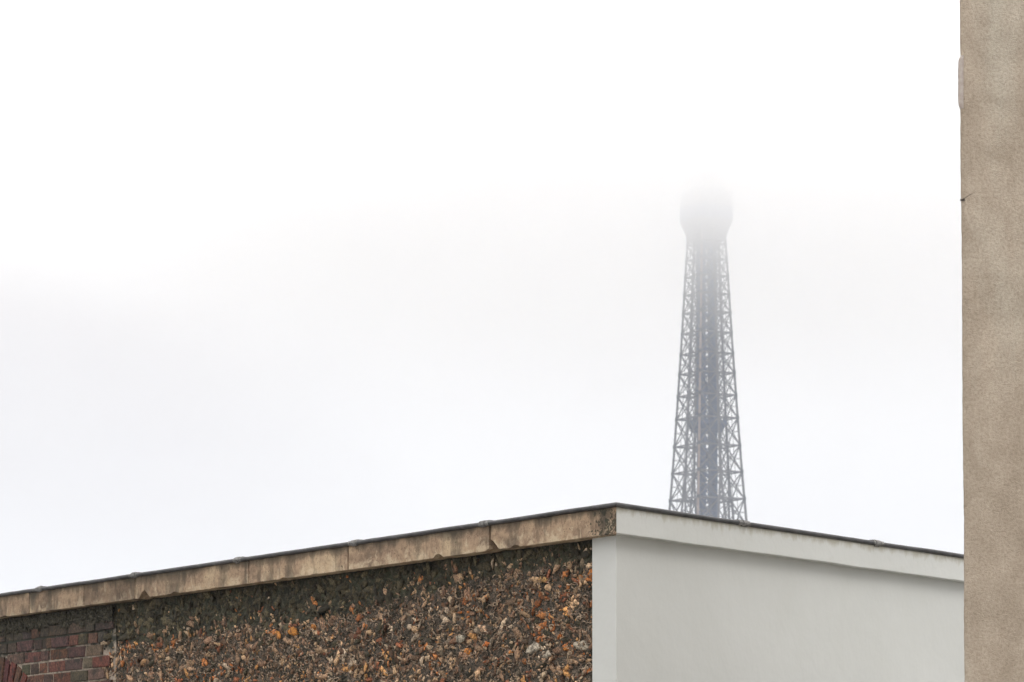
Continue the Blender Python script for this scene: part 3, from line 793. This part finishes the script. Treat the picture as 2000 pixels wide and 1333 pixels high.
for k in range(4):
    mb = MB()
    for a, b_ in zip(lv, lv[1:]): mb.bar(corner(k, a), corner(k, b_ + .2), 0.95 - 0.0016 * (a - 116))
    for a, b_ in ((0, 57), (57, 116)):
        mb.bar(corner(k, a), corner(k, b_), 3.2, 3.2)
    mb.build('corner_column', m_lit_iron if k == 0 else m_iron, tower)
    mb = MB()
    for a, b_ in zip(lv, lv[1:]):
        if b_ <= 178:
            for s in (-1, 1): mb.bar(face_pt(k, .5 + s * gap(a), a), face_pt(k, .5 + s * gap(b_), b_ + .1), 0.8)
        else: mb.bar(face_pt(k, .5, a), face_pt(k, .5, b_ + .1), 0.95 - 0.002 * (a - 178))
    mb.build('middle_column', m_iron, tower)
    mb = MB()
    for i, (a, b_) in enumerate(zip(lv, lv[1:])):
        w = 0.40 - 0.001 * (a - 116)
        for (ua, ub, va, vb) in ((0, .5 - gap(a), 0, .5 - gap(b_)), (.5 + gap(a), 1, .5 + gap(b_), 1)):
            mb.bar(face_pt(k, ua, a), face_pt(k, vb, b_), w)
            mb.bar(face_pt(k, ub, a), face_pt(k, va, b_), w)
            mid = face_pt(k, (ua + ub + va + vb) / 4, (a + b_) / 2)
            mb.bar(face_pt(k, ua, a).lerp(face_pt(k, va, b_), .5), mid, w * .45); mb.bar(mid, face_pt(k, ub, a).lerp(face_pt(k, vb, b_), .5), w * .45)
            # gusset plates at the crossings
            mb.bar(mid - Vector((0, 0, .45)), mid + Vector((0, 0, .45)), .8, .3)
        for u in (0, .5, 1):
            q = face_pt(k, u, a); mb.bar(q - Vector((0, 0, .7)), q + Vector((0, 0, .7)), 1.35 - .003 * (a - 116))
    # legs below the second platform
    for a, b_, nn in ((0, 57, 5), (60, 113, 5)):
        for i in range(nn):
            h0 = a + (b_ - a) * i / nn; h1 = a + (b_ - a) * (i + 1) / nn
            for (u0, u1) in ((0, .22), (1, .78)):
                mb.bar(face_pt(k, u0, h0), face_pt(k, u1, h1), 1.2); mb.bar(face_pt(k, u1, h0), face_pt(k, u0, h1), 1.2)
                mb.bar(face_pt(k, u1, h0), face_pt(k, u1, h1), 2.4)
    for a, b_ in zip(lv, lv[1:]):      # bracing that ties the faces together inside the shaft
        mb.bar(face_pt(k, .5, a), face_pt(k + 1, .5, b_), .26); mb.bar(face_pt(k, .5, b_), face_pt(k + 1, .5, a), .26)
        mb.bar(face_pt(k, .25, a), face_pt(k, .25, b_), .2); mb.bar(face_pt(k, .75, a), face_pt(k, .75, b_), .2)
    mb.build('lattice', m_iron, tower)
for h in lv[1:]:
    mb = MB(); w = 0.55 - 0.001 * (h - 116)
    for k in range(4):
        mb.bar(corner(k, h), corner(k + 1, h), w, w)
        g_ = gap(h)
        mb.bar(face_pt(k, .5, h), face_pt(k + 1, .5, h), w * .6)       # inner diamond
        mb.bar(corner(k, h), Vector((0, 0, h)) + cdir(k) * 3.5, w * .6)
    mb.build('horizontal_ring', m_iron, tower)
def deck(h0, h1, r0, r1, name, mat, off=Vector((0, 0, 0))):
    mb = MB(); mb.prism([corner(k, h0, r0) for k in range(4)], [corner(k, h1, r1) for k in range(4)])
    return mb.build(name, mat, tower)
deck(57, 62, 50, 50, 'first_platform', m_iron)
deck(113, 118, 27, 27, 'second_platform', m_iron)
# lift shaft in the middle
rc = 5.0 / math.sqrt(2)
mb = MB()
for k in range(4):
    c_ = cdir(k) * rc; c2_ = cdir(k + 1) * rc
    mb.bar((c_.x, c_.y, 60), (c_.x, c_.y, 276), 0.9)
    h = 116; i = 0
    while h < 274:
        st_ = 4.35
        mb.bar((c_.x, c_.y, h), (c2_.x, c2_.y, h), 0.55); 
        mb.bar((c_.x, c_.y, h), (c2_.x, c2_.y, h + st_), 0.32); mb.bar((c2_.x, c2_.y, h), (c_.x, c_.y, h + st_), 0.32)
        h += st_; i += 1
mb.build('lift_shaft', m_haze_iron, tower)
mb = MB()
for s in (-1, 1):            # the two lift trunks, panelled between their guides, open every few metres
    h = 60.0
    while h < 274:
        mb.prism([(s * 2.3 + x, y, h) for x, y in ((-.8, -1.2), (.8, -1.2), (.8, 1.2), (-.8, 1.2))], [(s * 2.3 + x, y, h + 3.7) for x, y in ((-.8, -1.2), (.8, -1.2), (.8, 1.2), (-.8, 1.2))])
        h += 4.35
    for x in (-1.0, 1.0): mb.bar((s * 2.3 + x, 0, 60), (s * 2.3 + x, 0, 274), .35)
    q = (cdir(0) * .5 + cdir(1) * .5) * (s * 5.1)
    mb.bar((q.x, q.y, 60), (q.x, q.y, 266), 0.35)
mb.build('lift_guide', m_haze_iron, tower)
mb = MB(); h = 118.0; i = 0      # zigzag stair beside the trunks
while h < 270:
    mb.bar((-3.6 + 1.9 * (i % 2), 2.4, h), (-1.7 - 1.9 * (i % 2), 2.4, h + 2.2), .5, .3); h += 2.2; i += 1
mb.build('stair', m_haze_iron, tower)
# lift cabins and the change-over platform half way up
dk = deck(193.0, 196.0, 5.4, 7.6, 'changeover_platform', m_haze_iron)
mb = MB(); mb.prism([corner(k, 196, 7.6) for k in range(4)], [corner(k, 197.4, 7.6) for k in range(4)])
for k in range(4):
    for i in range(9):
        q = face_pt(k, i / 9, 197.4, 7.5); mb.bar(q, q + Vector((0, 0, 1.3)), .16)
    mb.bar(corner(k, 198.6, 7.5), corner(k + 1, 198.6, 7.5), .18)
mb.build('railing', m_haze_iron, dk)
for h, s in ((207.5, 1), (182, -1), (160, 1)):
    mb = MB(); q = (cdir(0) - cdir(1)) * (.5 * s * 2.2)
    mb.prism([q + corner(k, 0, 1.9) + Vector((0, 0, h)) for k in range(4)], [q + corner(k, 0, 1.9) + Vector((0, 0, h + 4.2)) for k in range(4)])
    mb.build('lift_cabin', m_haze_iron, tower)
# top platform
tp = MB()
prof = [(265.8, 7.5), (268.0, 7.9), (270.6, 8.9), (272.8, 10.1), (274.0, 10.5)]
for (h0, r0), (h1, r1) in zip(prof, prof[1:]):
    tp.prism([corner(k, h0, r0) for k in range(4)], [corner(k, h1, r1) for k in range(4)])
top = tp.build('top_platform', m_iron, tower)
mb = MB(); mb.prism([corner(k, 274.02, 10.3) for k in range(4)], [corner(k, 278.4, 10.3) for k in range(4)])
mb.prism([corner(k, 278.4, 10.7) for k in range(4)], [corner(k, 279.0, 10.7) for k in range(4)])
mb.build('glazed_gallery', m_haze_iron, top)
mb = MB()
for k in range(4):
    for i in range(12):
        q = face_pt(k, i / 12, 279.0, 9.9); mb.bar(q, q + Vector((0, 0, 5.2)), .35)
    for hh in (280.2, 281.6, 283, 284.2): mb.bar(corner(k, hh, 9.9), corner(k + 1, hh, 9.9), .4)
mb.prism([corner(k, 279, 8.4) for k in range(4)], [corner(k, 284.6, 8.4) for k in range(4)])
mb.build('open_gallery', m_iron, top)
mb = MB(); mb.prism([corner(k, 284.6, 9.3) for k in range(4)], [corner(k, 285.9, 6.6) for k in range(4)])
for k in range(4):
    for u in (0, .33, .66): mb.bar(face_pt(k, u, 285.6, 5.6), face_pt(k, u, 291, 5.0), .8)
    mb.bar(face_pt(k, 0, 291, 5.1), face_pt(k, 1, 291, 5.1), 1.0)
mb.prism([corner(k, 285.6, 3.6) for k in range(4)], [corner(k, 291, 3.6) for k in range(4)])
for (h0, r0), (h1, r1) in (((291, 5.2), (293.5, 4.2)), ((293.5, 4.2), (295.6, 2.6)), ((295.6, 2.6), (298.5, 1.9)), ((298.5, 1.9), (300, 1.2))):
    mb.prism([corner(k, h0, r0) for k in range(4)], [corner(k, h1, r1) for k in range(4)])
mb.build('lantern', m_iron, tower)
mb = MB()
mb.bar((0, 0, 300), (0, 0, 312), 1.1); mb.bar((0, 0, 312), (0, 0, 324), .5)
for k in range(4): mb.bar(corner(k, 302, 1.6), corner(k, 309, 1.6), .35); mb.bar((0, 0, 305), corner(k, 305, 1.6), .3)
mb.build('antenna', m_iron, tower)

# ------------------------------------------------------------------ haze and the low cloud round the tower top
def box_obj(name, x0, x1, y0, y1, z0, z1, mat):
    mb = MB(); mb.prism([(x0, y0, z0), (x1, y0, z0), (x1, y1, z0), (x0, y1, z0)], [(x0, y0, z1), (x1, y0, z1), (x1, y1, z1), (x0, y1, z1)])
    return mb.build(name, mat)
def vol_mat(name):
    m = bpy.data.materials.new(name); m.use_nodes = True; nt = m.node_tree; nt.nodes.clear()
    o = nt.nodes.new('ShaderNodeOutputMaterial'); v = nt.nodes.new('ShaderNodeVolumePrincipled')
    nt.links.new(v.outputs[0], o.inputs['Volume']); return m, nt, v
m_h, nt, v = vol_mat('pale_air'); v.inputs['Color'].default_value = (0.815, 0.89, 0.99, 1); v.inputs['Density'].default_value = 0.00020
hz = box_obj('haze', -9000, 9000, -3500, 9500, -18.0, TZ + 326, m_h); hz['kind'] = 'stuff'
m_c, nt, v = vol_mat('cloud_vapour'); v.inputs['Color'].default_value = (1, 1, 1, 1); v.inputs['Anisotropy'].default_value = 0.2
g_ = N(nt, 'ShaderNodeNewGeometry'); sp_ = N(nt, 'ShaderNodeSeparateXYZ'); nt.links.new(g_.outputs['Position'], sp_.inputs[0])
hh = N(nt, 'ShaderNodeMapRange'); hh.inputs[1].default_value = TZ + 208; hh.inputs[2].default_value = TZ + 325; nt.links.new(sp_.outputs['Z'], hh.inputs[0])
fc = N(nt, 'ShaderNodeFloatCurve'); nt.links.new(hh.outputs[0], fc.inputs['Value'])
cu = fc.mapping.curves[0]
pts = [(0, 0), (0.15, 0.04), (0.3, 0.10), (0.42, 0.2), (0.52, 0.4), (0.62, 0.75), (0.72, 1.0), (0.85, 0.9), (1.0, 0.0)]
cu.points[0].location = pts[0]; cu.points[1].location = pts[-1]
for q in pts[1:-1]: cu.points.new(*q)
fc.mapping.update()
flat = N(nt, 'ShaderNodeCombineXYZ'); nt.links.new(sp_.outputs['X'], flat.inputs[0]); nt.links.new(sp_.outputs['Y'], flat.inputs[1])
dv = N(nt, 'ShaderNodeVectorMath', operation='DISTANCE'); dv.inputs[1].default_value = (TX - 10, TY, 0); nt.links.new(flat.outputs[0], dv.inputs[0])
rf = N(nt, 'ShaderNodeMapRange', interpolation_type='SMOOTHSTEP'); rf.inputs[1].default_value = 120; rf.inputs[2].default_value = 380
rf.inputs[3].default_value = 1; rf.inputs[4].default_value = 0; nt.links.new(dv.outputs['Value'], rf.inputs[0])
nz = noise_n(nt, g_.outputs['Position'], 0.012, 2, 0.5)
nr = N(nt, 'ShaderNodeMapRange'); nr.inputs[1].default_value = 0.3; nr.inputs[2].default_value = 0.7; nr.inputs[3].default_value = 0.8; nr.inputs[4].default_value = 1.2
nt.links.new(nz.outputs['Fac'], nr.inputs[0])
m1 = N(nt, 'ShaderNodeMath', operation='MULTIPLY'); nt.links.new(fc.outputs[0], m1.inputs[0]); nt.links.new(rf.outputs[0], m1.inputs[1])
m2 = N(nt, 'ShaderNodeMath', operation='MULTIPLY'); nt.links.new(m1.outputs[0], m2.inputs[0]); nt.links.new(nr.outputs[0], m2.inputs[1])
m3 = N(nt, 'ShaderNodeMath', operation='MULTIPLY'); nt.links.new(m2.outputs[0], m3.inputs[0]); m3.inputs[1].default_value = 0.036
nt.links.new(m3.outputs[0], v.inputs['Density'])
cl = box_obj('low_cloud', TX - 392, TX + 372, TY - 382, TY + 382, TZ + 208, TZ + 325.5, m_c); cl['kind'] = 'stuff'
